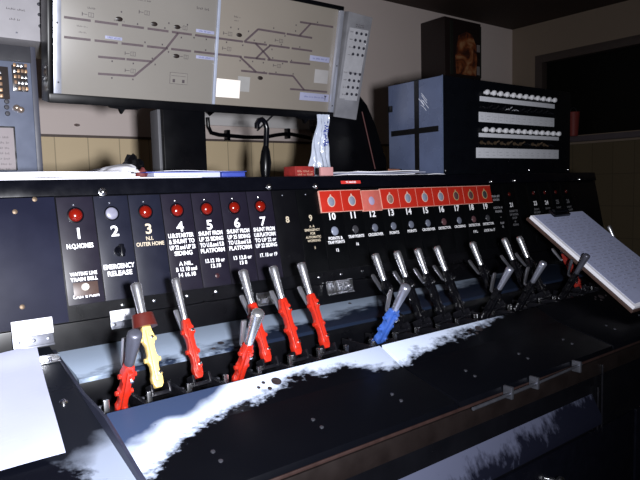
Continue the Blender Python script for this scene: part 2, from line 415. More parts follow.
for n in range(1, 27):
    pm = {1: PLATE_A, 2: PLATE_B, 3: PLATE_B, 4: PLATE_A, 5: PLATE_A, 6: PLATE_A, 7: PLATE_A}.get(n, PLATE_D if n == 8 else PLATE_C)
    if n in (20, 22): lab = 'black plate ' + look[n]
    else: lab = 'plate numbered %d, %s' % (n, look[n])
    t = empty('number_plate', pp(PX(n), 0, -.0012), PROT, lab, 'number plate', gp)
    b = MB(); b.box(-P/2+.0009, P/2-.0009, -.1235 if n > 1 else -.1235, .0655, 0, .002, .0007); b.build('plate', pm, t)
    H = .0022
    if n <= 7:
        lamp_dome(t, -.0015, .033, .0118 if n != 2 else .0112, {2: LENSW, 3: LENSR, 6: LENSR, 4: LENSR}.get(n, LENSR), ring=BLACKG, dome=.75 if n != 2 else .3, h=H-.0004)
        screw(t, -.003, .0525 if n > 1 else .0515, .0027 if n > 3 else .0024, CHROME if n > 3 else STEEL, H-.0004)
        lettering('number', [str(n)], WHITE if n != 3 else WHITED, t, 0, -.0085, cap=.0185, maxw=.03, h=H, wide=1.1 if n != 1 else 1.)
    elif n in (8, 9):
        lettering('number', [str(n)], WHITED, t, 0, -.006, cap=.0135, maxw=.02, h=H)
        screw(t, -.004, .055, .0022, STEEL, H-.0004)
    elif n <= 19:
        lettering('number', [str(n)], WHITE, t, 0, -.0065, cap=.0155, maxw=.032, h=H, wide=1.05)
        lens = {10: LENSG, 11: LENSK, 16: LENSM, 18: LENSM, 19: LENSK}.get(n, mat('lens_grey_dim', (.1, .11, .145), .3, var=.15, scale=160))
        lamp_dome(t, 0, -.0337, .0108 if n == 10 else .0098, lens, ring=BLACKG, dome=.35, h=H-.0004)
    elif n in (21, 23, 24, 25, 26):
        lettering('number', [str(n)], WHITE if n < 25 else GREYL, t, -.002, -.006, cap=.013, maxw=.022, h=H)
        lamp_dome(t, -.003, .033, .006, LENSRD, dome=.5, h=H-.0004)
        screw(t, -.003, .036, .0016, CHROME, H+.003) if n in (23, 24, 26) else None
    if n == 1:
        lettering('legend', ['N.Q.HOMES'], WHITE, t, 0, -.0255, cap=.0080, maxw=.045, h=H)
        lettering('legend', ['WAITING LINE', 'TRAIN BELL'], WHITE, t, 0, -.0735, cap=.0062, pitch=.0095, maxw=.046, h=H)
        b = MB(); b.box(-.020, .022, -.109, -.0855, H-.0006, H+.0004, .0003); b.build('bell_push_plate', mat('push_plate', (.045, .025, .02), .4, var=.3), t)
        b = MB(); b.lathe([(.0068, 0), (.0068, .002), (.005, .0055), (0, .006)], 18, Matrix.Translation((0, -.094, H))); b.build('bell_push', mat('push_white', (.7, .66, .58), .4), t)
        lettering('legend', ['CAST E PUSH'], WHITE, t, 0, -.1125, cap=.0062, maxw=.044, h=H)
    if n == 2:
        lettering('legend', ['EMERGENCY', 'RELEASE'], WHITE, t, 0, -.068, cap=.0085, pitch=.0125, maxw=.056, h=H)
        b = MB(); b.lathe([(.010, 0), (.010, .004), (.007, .007), (.0065, .014), (.004, .017), (0, .0172)], 18, Matrix.Translation((.004, -.037, H)))
        b.box(.0005, .0075, -.049, -.026, H+.010, H+.0185, .0015); b.build('release_knob', BLACKG, t)
    if n == 3:
        lettering('legend', ['N.I.', 'OUTER HOME'], WHITED, t, 0, -.021, cap=.007, pitch=.0105, maxw=.054, h=H)
    if n in (4, 5, 6, 7):
        A, B, _ = texts[n]
        y0 = -.0205
        lettering('legend', A, WHITE, t, 0, y0, cap=.0082, pitch=.0116, maxw=.053, h=H)
        lettering('sub_legend', B, WHITE, t, .002, y0-len(A)*.0116-.0085, cap=.0075, pitch=.0108, maxw=.043, h=H)
        if n == 5:
            b = MB(); b.lathe([(.005, 0), (.004, .0008), (0, .001)], 16, Matrix.Translation((.002, -.103, H-.0003))); b.build('plug', mat('plug_maroon', (.03, .008, .01), .4), t)
    if n == 9:
        lettering('legend', ['A  A', 'EMERGENCY', 'FOR', 'AUTOMATIC', 'WORKING', '', '5'], WHITED, t, 0, -.021, cap=.0052, pitch=.0082, maxw=.046, h=H)
    lg = {10: ['POINTS &', 'TRAP POINTS', '', '12'], 11: ['TRAP POINTS', '', '16'], 12: ['CROSSOVER'], 13: ['POINTS'], 14: ['POINTS'], 15: ['CROSSOVER'], 16: ['DETECTOR'], 17: ['CROSSING'], 18: ['DETECTOR', '', 'F.P.L.'], 19: ['DETECTOR', '', 'LOCK No 17']}.get(n)
    if lg: lettering('legend', lg, WHITE, t, 0, -.0535, cap=.0068, pitch=.0094, maxw=.05, h=H)
    if n == 20:
        lettering('legend', ['TRAIN LEFT', 'GOODS'], mat('letter_mid', (.25, .25, .27), .5, var=.2), t, -.008, .026, cap=.006, pitch=.0105, maxw=.04, h=H)
        lettering('sub_legend', ['LOCK No 16', 'RELEASE'], mat('letter_mid', (.25, .25, .27)), t, -.006, -.008, cap=.006, pitch=.0115, maxw=.042, h=H)
        lettering('note', ['FLAP', '13'], MATS['letter_mid'], t, .002, -.055, cap=.006, pitch=.011, maxw=.03, h=H)
        screw(t, .002, -.034, .0025, CHROME, H-.0003)
    if n == 21:
        lettering('legend', ['SHUNT TO', 'UP GOODS', 'LOOP', 'or', 'SIDING'], GREYL, t, .004, -.022, cap=.0062, pitch=.0105, maxw=.042, h=H)
    if n in (23, 24, 25, 26):
        lettering('legend', ['SHUNT', 'UP LOOP'], GREYL, t, 0, -.022, cap=.006, pitch=.010, maxw=.045, h=H)

# red indicator strips --------------------------------------
def red_strip(n0, n1, m, lab, ds=0., dh=0.):
    xa, xb = PX(n0)-P/2+.0005, PX(n1)+P/2-.0005
    if n0 == 10: xa -= .001
    t = empty('red_indicator_strip', pp(xa, .0105+ds, .0012+dh), PROT, lab, 'indicator strip', 'red indicator strips')
    b = MB(); b.box(0, xb-xa, 0, .0505, 0, .004, .0006); b.build('strip', m, t)
    b = MB()
    for y in (-.0006, .0499): b.box(0, xb-xa, y, y+.0012, 0, .0044)
    b.box(-.0006, .0006, 0, .0505, 0, .0044)
    if n1 > n0:
        for k in range(n0+1, n1+1): b.box(PX(k)-P/2-xa-.0004, PX(k)-P/2-xa+.0004, .002, .0485, .003, .0043)
    b.build('pale_edge', mat('strip_edge', (.6, .3, .24), .5, var=.4, scale=150), t)
    for k in range(n0, n1+1):
        x = PX(k)-xa; y = .0245
        if m is not PINKS:
            b = MB(); b.lathe([(.0128, 0), (.0128, .0008), (.0108, .001), (.0108, 0)], 24, Matrix.Translation((x, y, .0038)), sx=.88)
            b.prism([(x-.003, y+.013), (x+.003, y+.013), (x, y+.018)], .0038, .0046, 'Z'); b.build('lens_ring', RING if k < 17 else mat('ring_yellow', (.3, .25, .12), .4), t)
        b = MB(); b.lathe([(.0106, 0), (.0106, .0008), (.006, .002), (0, .0024)], 24, Matrix.Translation((x, y, .0038)), sx=.88)
        b.build('indicator_lens', {13: mat('lens_brown', (.2, .13, .11), .3, var=.6, scale=300), 17: LENSM, 18: LENSM, 19: LENSK, 12: mat('lens_bluepink', (.28, .24, .36), .4)}.get(k, LENSG), t)
    return t
red_strip(10, 11, REDS, 'short bright red strip with two oval lenses above plates 10 and 11')
red_strip(12, 12, PINKS, 'single faded pink-red section set lower above plate 12', ds=-.0025, dh=-.0006)
red_strip(13, 19, REDS, 'long red strip with seven oval lenses above plates 13 to 19')
t = empty('embossed_label', pp(.6143-.004, .0765, .0046), PROT, 'tiny glowing red label on the black rail above plate 11', 'label')
b = MB(); b.box(0, .062, 0, .0075, 0, .0006, .0002); b.build('tape', mat('tape_red', (.5, .03, .025), .4), t)
lettering('lettering', ['TC RANGES'], WHITE, t, .031, .0018, cap=.0042, maxw=.05, h=.0006)

# label holders under the fascia ------------------------------
def holder(x, s, w, lab, card=True, hgt=.016, txt=None, h=.003, pins=3, card_h=None):
    t = empty('label_holder', pp(x, s, h), PROT, lab, 'label holder', 'label holders below the fascia')
    b = MB()
    b.box(-w/2, w/2, -hgt, 0, 0, .004, .001)
    b.box(-w/2, w/2, -hgt*1.02-.001, -hgt*.9, .003, .0075, .0008); b.box(-w/2, w/2, -.002, .0008, .003, .0065, .0008)
    b.build('rail', CHROME if not card else STEEL, t)
    if card:
        b = MB(); b.box(-w/2, w/2, .0005-(card_h or 0)*.12, .001+(card_h or hgt*.95), .0055 if card_h else .001, .0066 if card_h else .0018, .0003); b.build('card', PAPER, t)
        if txt: lettering('lettering', [txt], INKB, t, 0, .007, cap=hgt*.3, maxw=w*.8, h=.0067)
    for k in range(pins):
        b = MB(); b.lathe([(.0032, 0), (.003, .0012), (0, .0022)], 12, Matrix.Translation((w*(-.36+.72*k/max(1, pins-1)), -hgt*.5, .004)))
        b.build('screw', STEEL if card else CHROME, t)
holder(-.0925, -.1610, .062, 'wide steel label holder with white card at the console left end', True, .021, '- - -', card_h=.023)
holder(.056, -.1600, .045, 'small white card in holder below plate 2 reading 2-1', True, .0135, '2 - 1', h=.0035, pins=2, card_h=.0165)
holder(.357, -.150, .042, 'chrome label holder half hidden behind levers 5 and 6', False, .026)
holder(.558, -.148, .075, 'empty chrome label holder with three screws below plate 10', False, .030)
t = empty('small_bracket', (-.066, -.080, -.1935), (math.radians(13), 0, math.radians(-4)), 'short bright steel bracket on the deck beside the white sheet', 'bracket')
b = MB(); b.box(-.028, .002, -.012, 0, .0, .003, .0008); b.box(-.028, .002, -.002, 0, 0, .010, .0006); b.build('angle', CHROME, t)
b = MB(); b.cyl((-.013, -.007, .003), (-.013, -.007, .005), .003); b.build('screw', STEEL, t)

# ------------------------------------------------------------ levers
LX = -.028
def lever_body(top=.100, wide=1.):
    k = top/.100
    prof = [(.0055, .0), (.0095, .006), (.0105, .016), (.0075, .024), (.0072, .036), (.0105, .042), (.0110, .048), (.0080, .054), (.0076, .068), (.0110, .074), (.0118, .084), (.0095, .090), (.0080, .098), (.0072, .1005)]
    pts = [(w*wide*.8, z*k) for w, z in prof] + [(-w*wide*.8, z*k) for w, z in reversed(prof)]
    b = MB(); b.prism(pts, -.006, .006, 'Y', bev=.0014)
    # raised web and side pins
    b.box(-.004, .004, -.0105, -.006, .010*k, .092*k, .0015)
    for z in (.045, .079):
        b.cyl((-.0125*wide, 0, z*k), (.0125*wide, 0, z*k), .0036, seg=10)
    for z in (.020, .084):
        b.cyl((.002, -.0125, z*k), (.002, -.0055, z*k), .0038, seg=10)
    return b
def lever(n, body_m, grip_m, pulled, lab, L=.161, top=.100, r=1., catch=True, catch_m=None, wide=1., up=0.):
    x = LX + PX(n) - (.003 if n == 2 else 0)
    if pulled: base = Vector((x, -.2475, -.2455)); tp = Vector((x, -.326, -.1125))
    else: base = Vector((x, -.2445, -.2225)); tp = Vector((x, -.1730, -.0715))
    base.z += up
    d = tp-base; ang = math.atan2(-d.y, d.z); L = d.length
    t = empty('signal_lever', base, (ang, 0, 0), lab, 'lever', 'levers of the frame')
    top = top*L/.161
    lever_body(top, wide).build('lever_body', body_m, t)
    # grip: flared round handle
    r0, r1 = .0056*r, .0086*r
    gl = L-top
    prof = [(r0*.9, 0), (r0*1.05, .002)] + [(r0+(r1-r0)*f, .002+(gl-.008)*f) for f in (.15, .35, .6, .85, 1.)] + [(r1*.96, gl-.0035), (r1*.8, gl-.0012), (r1*.5, gl-.0002), (0, gl)]
    b = MB(); b.lathe(prof, 22, Matrix.Translation((0, 0, top))); g = b.build('grip', grip_m, t)
    if catch:
        b = MB(); c0 = top-.028
        b.prism([(.013, c0+.012), (.017, c0+.012), (.028, c0+.042), (.029, c0+.052), (.025, c0+.053), (.022, c0+.043)], -.0038, .0038, 'X', bev=.0011)
        b.box(-.0025, .0025, .004, .0155, c0+.010, c0+.015, .001)
        b.build('catch_handle', catch_m or (mat('catch_dim', (.25, .25, .28), .3, .9) if body_m is LBLK else mat('catch_bright', (.5, .5, .55), .3, .9)), t)
    for z in (.020*L/.161, .079*top/.1):
        b = MB(); b.lathe([(.0027, 0), (.0027, .002), (0, .0028)], 8, Matrix.Translation((.002, -.0125 if z < .03 else -.0125, z)) @ Matrix.Rotation(PI/2, 4, 'X'))
        b.build('pin', CHROME, t)
    # forked shoe in the slot
    b = MB()
    for sx in (-1, 1):
        b.box(sx*.0135-.002, sx*.0135+.002, -.012, .012, -.010, .006, .0012)
    b.box(-.0155, .0155, -.010, .010, -.012, -.006, .0012)
    b.build('fork', DSTEEL, t)
    return t
lever(1, RED, GRIPD, True, 'leftmost lever, pulled forward, red with a dark grey grip', r=1.18)
lever(2, YEL, GRIP, False, 'the only yellow lever, standing upright with a maroon collar', top=.092, catch=False)
lever(3, RED, GRIP, False, 'upright red lever with slim chrome grip right of the yellow one', top=.092, r=.8, wide=.9)
lever(4, RED, GRIP, True, 'red lever pulled forward, its chrome grip crossing in front of lever 5', r=1.2, top=.092)
lever(5, RED, GRIP, False, 'upright red lever partly hidden behind the pulled red lever 4')
lever(6, RED, GRIP, False, 'upright red lever sixth from the left, under plate 6')
lever(7, RED, GRIP, False, 'upright red lever last of the red row, beside the empty label holder')
lever(9, BLUE, mat('grip_bluish', (.42, .44, .54), .3, .85, var=.05, scale=7), True, 'the only blue lever, pulled forward', wide=1.5, r=1.15, top=.094, up=.013)
for n, w in ((10, 'first upright black lever right of the reds, just behind the blue one'), (11, 'second upright black lever from the left'), (12, 'third upright black lever from the left'), (13, 'fourth upright black lever, right end of the close group of four'),
             (15, 'upright black lever standing alone between the two groups'), (17, 'upright black lever, left one of the right-hand pair'), (18, 'upright black lever, right one of the right-hand pair')):
    lever(n, LBLK, GRIP, False, w, up=.008)
lever(14, LBLK, mat('grip_bluish', (.36, .38, .46)), True, 'black lever pulled forward in front of the right-hand upright pair')
lever(16, LBLK, mat('grip_bluish', (.36, .38, .46)), True, 'black lever pulled forward just left of the clipboard')
lever(19, LBLK, GRIPD, True, 'black lever with dull dark grip crossing the clipboard edge', catch_m=STEEL)
lever(20.7, mat('lever_dark_red', (.2, .015, .01), .35, var=.3), GRIP, False, 'red lever with its grip hidden under the clipboard edge')
lever(25.35, MATS['lever_dark_red'], GRIP, False, 'red lever with bright grip showing beyond the clipboard far side', r=.8)
# maroon collar hung over the yellow lever
d = Vector((0, .070, .147)).normalized(); a2 = math.atan2(-d.y, d.z)
b0 = Vector((LX+PX(2)-.003, -.2445, -.2225)) + d*.094
t = empty('lever_collar', b0, (a2, 0, 0), 'maroon reminder collar slipped over the yellow lever below its grip', 'lever collar')
b = MB()
prof = [(.0105, 0), (.0195, 0), (.0165, .021), (.0100, .022)]
b.lathe(prof + [prof[0]], 26, Matrix.Identity(4), sx=1.0, sy=.85); b.build('ring', COLLAR, t)

# ------------------------------------------------------------ clipboard leaning on the levers
bd = Vector((0, -.2772, -.2089)).normalized(); bn = Vector((0, bd.z*-1, bd.y)); bn = Vector((0, -bd.z, bd.y))
bn = Vector((0, -.6018, .7986)) if True else bn
t = empty('clipboard', (1.15, -.137, -.0230), (0, 0, 0), 'large clipboard of blue-grey papers leaning across levers at the right', 'clipboard')
RB = Matrix(((1, 0, 0), (0, -bd.y, bn.y), (0, -bd.z, bn.z))).to_4x4()      # local x=X, local y=up the slope, local z=normal
t.rotation_euler = RB.to_euler()
b = MB(); b.box(0, .276, -.362, 0, -.014, -.006, .001); b.build('board', BOARDW, t)
b = MB(); b.box(.004, .272, -.358, -.004, -.006, .003, .0006); b.build('paper_stack', PAPER, t)
b = MB(); b.sheet(lambda u, v: (.014+u*.252, -.350+v*.343, .0045+.004*math.sin(u*2.5)*(1-v)**2+.006*(1-v)**3*u), 14, 16, .0004); sh = b.build('top_sheet', PAPERB, t)
b = MB()
for k in range(26):
    y = -.03-.0112*k
    x = .03
    while x < .24:
        w = random.uniform(.006, .03); b.box(x, min(x+w, .25), y, y+.0022, .0046+.004*math.sin((x-.016)/.284*2.5)*(1-(y+.335)/.328)**2, .0052+.006*(1-(y+.335)/.328)**3*((x)/.284)+.004*math.sin((x-.016)/.284*2.5)*(1-(y+.335)/.328)**2); x += w+random.uniform(.004, .02)
b.build('writing', INK, t)
b = MB(); b.box(.095, .175, -.022, .004, .003, .013, .003); b.cyl((.10, -.006, .014), (.17, -.006, .014), .006); b.build('clip', BLACKG, t)

# ------------------------------------------------------------ papers
a13 = math.atan2(.10, .43)
def slope(x, v, h=0): return Vector((x, -.04-.974*v - .2265*h, -.185-.2265*v+.974*h))
def leftsheet(u, v):
    # u across (0 left .. 1 right), v down the slope
    xr = -.0886-.0361*v; x = xr - .21*(1-u)
    h = .003 + .0075*math.exp(-((v)/.12)**2)*(.35+.65*math.sin(u*2.2+.5)) + .003*math.sin(3*v+u*2)**2
    return slope(x, .298*v+.050*(1-u)*(1-v)-.002, h)
t = empty('paper_sheet', slope(-.15, .15), (0, 0, 0), 'white typed sheet lying on the console at its left end', 'paper')
b = MB(); b.sheet(leftsheet, 16, 20, .0005); o = b.build('sheet', PAPERL, t); o.location = -t.location
b = MB()
for k in range(24):
    v = .16+.032*k; u = .30
    while u < .92:
        w = random.uniform(.02, .10)
        p0 = leftsheet(u, v); p1 = leftsheet(min(.94, u+w), v); p2 = leftsheet(min(.94, u+w), v+.007); p3 = leftsheet(u, v+.007)
        up = Vector((0, .2265*-1, .974))*.0006
        vs = [b.bm.verts.new(q+up) for q in (p0, p1, p2, p3)]; b.bm.faces.new(vs)
        u += w+random.uniform(.01, .07)
o = b.build('typing', mat('typing_pale', (.36, .38, .52), .7), t); o.location = -t.location

TZ = .0957
t = empty('paper_stack', (.025, .13, TZ), (0, 0, 0), 'blown-out white papers with curled edge on the console top at left', 'papers')
for k, (dx, dz, w) in enumerate(((0, .0, .42), (.006, .0026, .405), (-.004, .0052, .415), (.002, .0078, .40), (.0, .0102, .38))):
    b = MB()
    def fs(u, v, dx=dx, dz=dz, w=w, k=k):
        return (-.32+dx+w*u, -.108+.26*v, dz+.0018+.0005*math.sin(9*u+k*2)+.0004*math.sin(5*v+k))
    b.sheet(fs, 30, 6, .0021); b.build('sheet', PAPER, t)
b = MB()
bm2 = bmesh.new(); bmesh.ops.create_icosphere(bm2, subdivisions=4, radius=1)
for v in bm2.verts:
    q = v.co.copy(); rr = 1+.10*math.sin(5*q.x+3)+.09*math.sin(6*q.z+4*q.x)+.06*math.sin(11*q.x+7*q.y)
    v.co = Vector((.090+q.x*.030*rr+.012*max(0, q.z), .0+q.y*.09*rr, max(.0125, .0145+q.z*.0165*rr*(1+.25*q.x))))
b._add(bm2); b.build('curled_edge', PAPER, t)
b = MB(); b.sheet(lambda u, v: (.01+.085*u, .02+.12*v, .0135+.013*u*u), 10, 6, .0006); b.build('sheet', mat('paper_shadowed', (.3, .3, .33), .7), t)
t = empty('dark_cloth', (.163, .17, TZ), (0, 0, 0), 'small crumpled black and red cloth behind the curled white papers', 'cloth')
b = MB()
bm2 = bmesh.new(); bmesh.ops.create_icosphere(bm2, subdivisions=3, radius=1)
for v in bm2.verts:
    q = v.co; rr = 1+.18*math.sin(6*q.x+2)+.15*math.sin(7*q.y+q.z*5)
    v.co = Vector((.004+q.x*.021*rr, q.y*.03*rr, max(0, .020+q.z*.030*rr)))
b._add(bm2); b.build('cloth', BLACK, t)
b = MB(); bm2 = bmesh.new(); bmesh.ops.create_icosphere(bm2, subdivisions=2, radius=1)
for v in bm2.verts:
    q = v.co; rr = 1+.2*math.sin(6*q.x+1); v.co = Vector((.012+q.x*.012*rr, -.032+q.y*.010*rr, max(0, .012+q.z*.012*rr)))
b._add(bm2); b.build('red_lining', mat('red_cloth', (.09, .012, .012), .7), t)

t = empty('log_book', (.285, .16, TZ), (0, 0, math.radians(-3)), 'blue covered log book with white pages beside the diagram post', 'book')
b = MB(); b.box(-.115, .115, -.07, .10, 0, .0016, .0005); b.box(-.115, .115, -.07, .10, .0125, .0142, .0005); b.build('cover', BLUEB, t)
b = MB(); b.box(-.098, .050, -.0685, .095, .0018, .0123, .0006); b.build('pages', PAPERL, t)
b = MB(); b.box(.054, .112, -.0685, .095, .0018, .0123, .003); b.build('marker_pad', BLUEB, t)
t = empty('loose_sheet', (.27, .15, TZ+.0147), (0, 0, math.radians(5)), 'thin white sheet lying on the blue log book', 'paper')
b = MB(); b.sheet(lambda u, v: (-.07+.16*u, -.05+.10*v, .001+.001*math.sin(5*u)), 10, 4, .0008); b.build('sheet', PAPER, t)

t = empty('red_packet', (.602, .15, TZ), (0, 0, 0), 'small red and white printed packet on the console top', 'packet')
b = MB(); b.box(-.040, .020, -.02, .03, 0, .027, .002); b.build('carton', mat('packet_red', (.2, .014, .012), .5, var=.6, scale=70), t)
strokes('printing', 2, mat('packet_cream', (.5, .3, .22), .5), t, -.010, .012, .045, .005, pitch=.008, h=-.0200, vertical=True)
t = empty('paper_card', (.650, .12, TZ), (0, 0, 0), 'pale pink folded card beside the red packet', 'card')
b = MB(); b.box(-.018, .022, -.004, .004, 0, .024, .001); b.build('card', mat('pink_card', (.45, .22, .22), .6), t)

gl = 'loose papers on the console top'
k = 0
for x0, w, z, ry, m, lab in ((.685, .24, .000, .0, PAPER, 'lowest white paper sheet of the pile before the black post'), (.70, .27, .0042, .0, PAPERL, 'bluish paper sheet in the middle of the pile before the black post'), (.72, .22, .0085, .02, PAPER, 'top white paper sheet of the pile before the black post'), (.95, .10, .0, 0., PAPER, 'separate white slip against the equipment box corner')):
    t = empty('loose_sheet', (x0+w/2, .15, TZ+z), (0, 0, math.radians(random.uniform(-3, 3))), lab, 'paper', gl)
    b = MB(); k += 1
    b.sheet(lambda u, v, w=w, k=k: (-w/2+w*u, -.08+.16*v, .0022+.0012*math.sin(6*u+k)+.0008*math.sin(9*v+k)), 20, 8, .002); b.build('sheet', m, t)
t = empty('pencil', (.865, .085, TZ+.0145), (0, PI/2, math.radians(8)), 'short brown pencil with dark tip lying on the loose papers', 'pencil')
b = MB(); b.lathe([(.0032, 0), (.0032, .045)], 6, Matrix.Translation((0, 0, -.03))); b.build('shaft', mat('pencil_brown', (.2, .09, .06), .5), t)
b = MB(); b.lathe([(.0034, 0), (.0034, .009), (.001, .012)], 8, Matrix.Translation((0, 0, .0152))); b.build('tip', INKB, t)

# ------------------------------------------------------------ track diagram
TA = math.atan(.22)
DU = Vector((0, -math.sin(TA), math.cos(TA)))
t = empty('track_diagram', (0, .40, .292), (PI/2+TA, 0, math.radians(.0)), 'large cream track diagram in a black frame above the console', 'track diagram')
DX0, DX1, DV1 = .078, .900, .316
b = MB(); b.box(DX0+.01, DX1-.005, .012, DV1-.006, -.05, -.004, .001); b.build('back_box', BLACK, t)
b = MB()
b.box(DX0-.012, DX1+.004, -.012, .0095, -.055, .006, .002); b.box(DX0-.012, DX1, DV1-.006, DV1+.006, -.055, .006, .002); b.box(DX0-.014, DX0-.002, -.012, DV1, -.055, .004, .002)
for x in (.235, .80):
    b.prism([(x-.03, -.012), (x+.05, -.012), (x+.04, -.017), (x+.008, -.018), (x, -.030), (x-.006, -.018), (x-.028, -.016)], -.01, .004, 'Z')
b.build('frame', BLACK, t)
CREAM = mat('diagram_cream', (.195, .182, .165), .35, var=.07, scale=6, spec=.4)
CREAM2 = mat('diagram_tan', (.20, .178, .152), .35, var=.06, scale=6, spec=.4)
b = MB(); b.box(.0935, .482, .0096, DV1-.006, -.004, 0, .0003); pl1 = b.build('display_panel', CREAM, t); pl1['label'] = 'left cream panel with sidings'
b = MB(); b.box(.4905, .884, .0096, DV1-.006, -.004, 0, .0003); pl2 = b.build('display_panel', CREAM2, t); pl2['label'] = 'right tan panel with crossovers'
b = MB(); b.box(.4825, .490, .0096, DV1-.006, -.004, .0035, .001); b.build('divider_strip', mat('divider', (.55, .6, .75), .3, .5), t)
b = MB(); b.box(DX0-.002, .0932, .0096, DV1-.006, -.004, .004, .001); b.build('end_strip', mat('alloy_strip', (.55, .57, .66), .32, .7, var=.1), t)
b = MB(); b.box(.884, .9, .0096, DV1-.006, -.004, .010, .003)
es = b.build('end_strip', mat('alloy_strip', (.55, .57, .66), .32, .7, var=.1), t)
for x, y in ((.084, .165), (.086, .035), (.892, .15), (.891, .03)):
    b = MB(); b.lathe([(.0022, 0), (.002, .001), (0, .0015)], 10, Matrix.Translation((x, y, .004 if x < .5 else .0105)))
    b.build('strip_screw', INKB, t)
TRK = mat('track_dark', (.075, .055, .062), .5, var=.3, scale=60); SIG = mat('symbol_dark', (.05, .04, .045), .5, var=.4, scale=120); OVL = mat('oval_dark', (.014, .009, .008), .4)
def seg(b, a, c, w=.0045, h=.0009):
    (x0, y0), (x1, y1) = a, c; d = Vector((x1-x0, y1-y0, 0)); L = d.length; an = math.atan2(d.y, d.x)
    b.box(0, L, -w/2, w/2, .0002, h, M=Matrix.Translation((x0, y0, 0)) @ Matrix.Rotation(an, 4, 'Z'))
def poly(b, pts, w=.0054, gap=True):
    for a, c in zip(pts, pts[1:]):
        L = math.dist(a, c); n = max(1, int(L/.062)) if gap else 1
        for i in range(n):
            f0 = i/n + (.012 if i else 0); f1 = (i+1)/n - (.012 if i < n-1 else 0)
            seg(b, (a[0]+(c[0]-a[0])*f0, a[1]+(c[1]-a[1])*f0), (a[0]+(c[0]-a[0])*f1, a[1]+(c[1]-a[1])*f1), w)
runs_l = [[(.0999, .179), (.4815, .181)], [(.0999, .136), (.4815, .1405)], [(.1766, .1010), (.3097, .1035)], [(.177, .062), (.2647, .064)], [(.2647, .064), (.3096, .1040)], [(.3096, .104), (.345, .1385), (.3757, .1795)]]
runs_r = [[(.491, .181), (.8005, .183)], [(.491, .1405), (.7979, .145)], [(.5684, .181), (.6098, .2195), (.7958, .2195)], [(.7477, .2573), (.8695, .2598)], [(.7869, .2590), (.7487, .219)],
          [(.6033, .1824), (.628, .166), (.6564, .1445)], [(.6531, .1815), (.628, .160), (.6102, .1422)], [(.5592, .1405), (.6137, .1058)], [(.5654, .105), (.7406, .106), (.7852, .0692), (.873, .0697)], [(.7342, .0683), (.7852, .0692)]]
for rs, pn in ((runs_l, pl1), (runs_r, pl2)):
    b = MB()
    for r_ in rs: poly(b, r_)
    b.build('track_line', TRK, pn)
def syms(pn, ovals, boxes, ticks):
    for x, y in ovals:
        b = MB(); b.lathe([(.0085, .0002), (.0085, .002), (.006, .003), (0, .003)], 16, Matrix.Translation((x, y, 0)), sy=.62); b.build('signal_button', OVL, pn)
    for x, y in boxes:
        b = MB()
        for q in ((x-.006, y-.005, x+.006, y-.0042), (x-.006, y+.0042, x+.006, y+.005), (x-.006, y-.005, x-.0052, y+.005), (x+.0052, y-.005, x+.006, y+.005), (x-.0004, y-.005, x+.0004, y+.005)):
            b.box(q[0], q[2], q[1], q[3], .0002, .0007)
        b.box(x-.02, x-.009, y-.0006, y+.0006, .0002, .0007); b.box(x-.0205, x-.019, y-.004, y+.004, .0002, .0007); b.build('signal_symbol', SIG, pn)
    for x, y in ticks:
        b = MB(); b.box(x-.0016, x+.0016, y-.002, y+.002, .0002, .0007); b.build('track_mark', SIG, pn)
syms(pl1, [(.2247, .1923), (.3116, .1928), (.3722, .1938), (.3729, .1234)], [(.1595, .1919), (.2608, .1162), (.2619, .076), (.3939, .1943), (.4005, .1238), (.2929, .2157)],
     [(.34, .187), (.42, .174), (.455, .174), (.455, .147), (.31, .111), (.318, .097), (.21, .094), (.262, .094), (.21, .055), (.262, .056), (.29, .147), (.335, .147), (.352, .131), (.385, .170), (.35, .2), (.40, .203), (.44, .287), (.39, .29), (.23, .209), (.27, .187)])
syms(pl2, [(.5514, .197), (.6283, .0907)], [(.5239, .1961), (.5238, .1576), (.6882, .1979), (.6887, .1293)],
     [(.515, .174), (.565, .172), (.60, .189), (.635, .188), (.66, .172), (.69, .188), (.60, .133), (.635, .133), (.665, .149), (.70, .137), (.73, .149), (.735, .247), (.735, .231), (.66, .229), (.70, .213), (.755, .189), (.58, .21), (.64, .108), (.68, .111), (.56, .131), (.59, .118), (.74, .112), (.81, .265), (.525, .213), (.548, .212)])
b = MB(); b.box(.3584, .407, .0539, .0825, .0002, .0005); o = b.build('key_box', SIG, pl1)
b = MB(); b.box(.3592, .4062, .0547, .0817, .0005, .0009); b.build('key_box_fill', CREAM, pl1)
b = MB(); b.box(.366, .3725, .058, .066, .0009, .0013); b.box(.392, .399, .058, .066, .0009, .0013); b.box(.362, .385, .074, .0748, .0009, .0013); b.box(.386, .402, .074, .0748, .0009, .0013); b.build('key_marks', SIG, pl1)
LBL = mat('label_lilac', (.27, .28, .40), .5, var=.06, scale=40)
for pn, x0, x1, y0, y1, tx in ((pl1, .1923, .2329, .1440, .1510, 'TO-BY BAY'), (pl1, .4245, .4766, .1885, .1965, 'UP MAIN'), (pl1, .4282, .4812, .1235, .1315, 'DOWN MAIN'), (pl2, .7946, .8688, .1556, .1710, 'LONG BAY'), (pl2, .8182, .8697, .0934, .1331, None), (pl2, .7712, .8811, .0395, .0623, 'GOODS')):
    b = MB(); b.box(x0, x1, y0, y1, .0002, .0012, .0002); o = b.build('paper_label', LBL if tx else mat('label_pale', (.30, .29, .29), .5), pn)
    if tx: strokes('writing', 1, mat('ink_blue', (.08, .09, .22), .6), o, (x0+x1)/2, (y0+y1)/2-.0018, (x1-x0)*.7, .0042, h=.0012)
b = MB(); b.prism([(.862, .058), (.872, .058), (.867, .052)], .0012, .0016, 'Z'); b.box(.866, .868, .044, .053, .0012, .0016); b.build('arrow_mark', INKB, pl2)
b = MB(); b.box(.5571, .5958, .0496, .0899, .0002, .001); o = b.build('paper_label', mat('label_grey', (.27, .265, .26), .5), pl2)
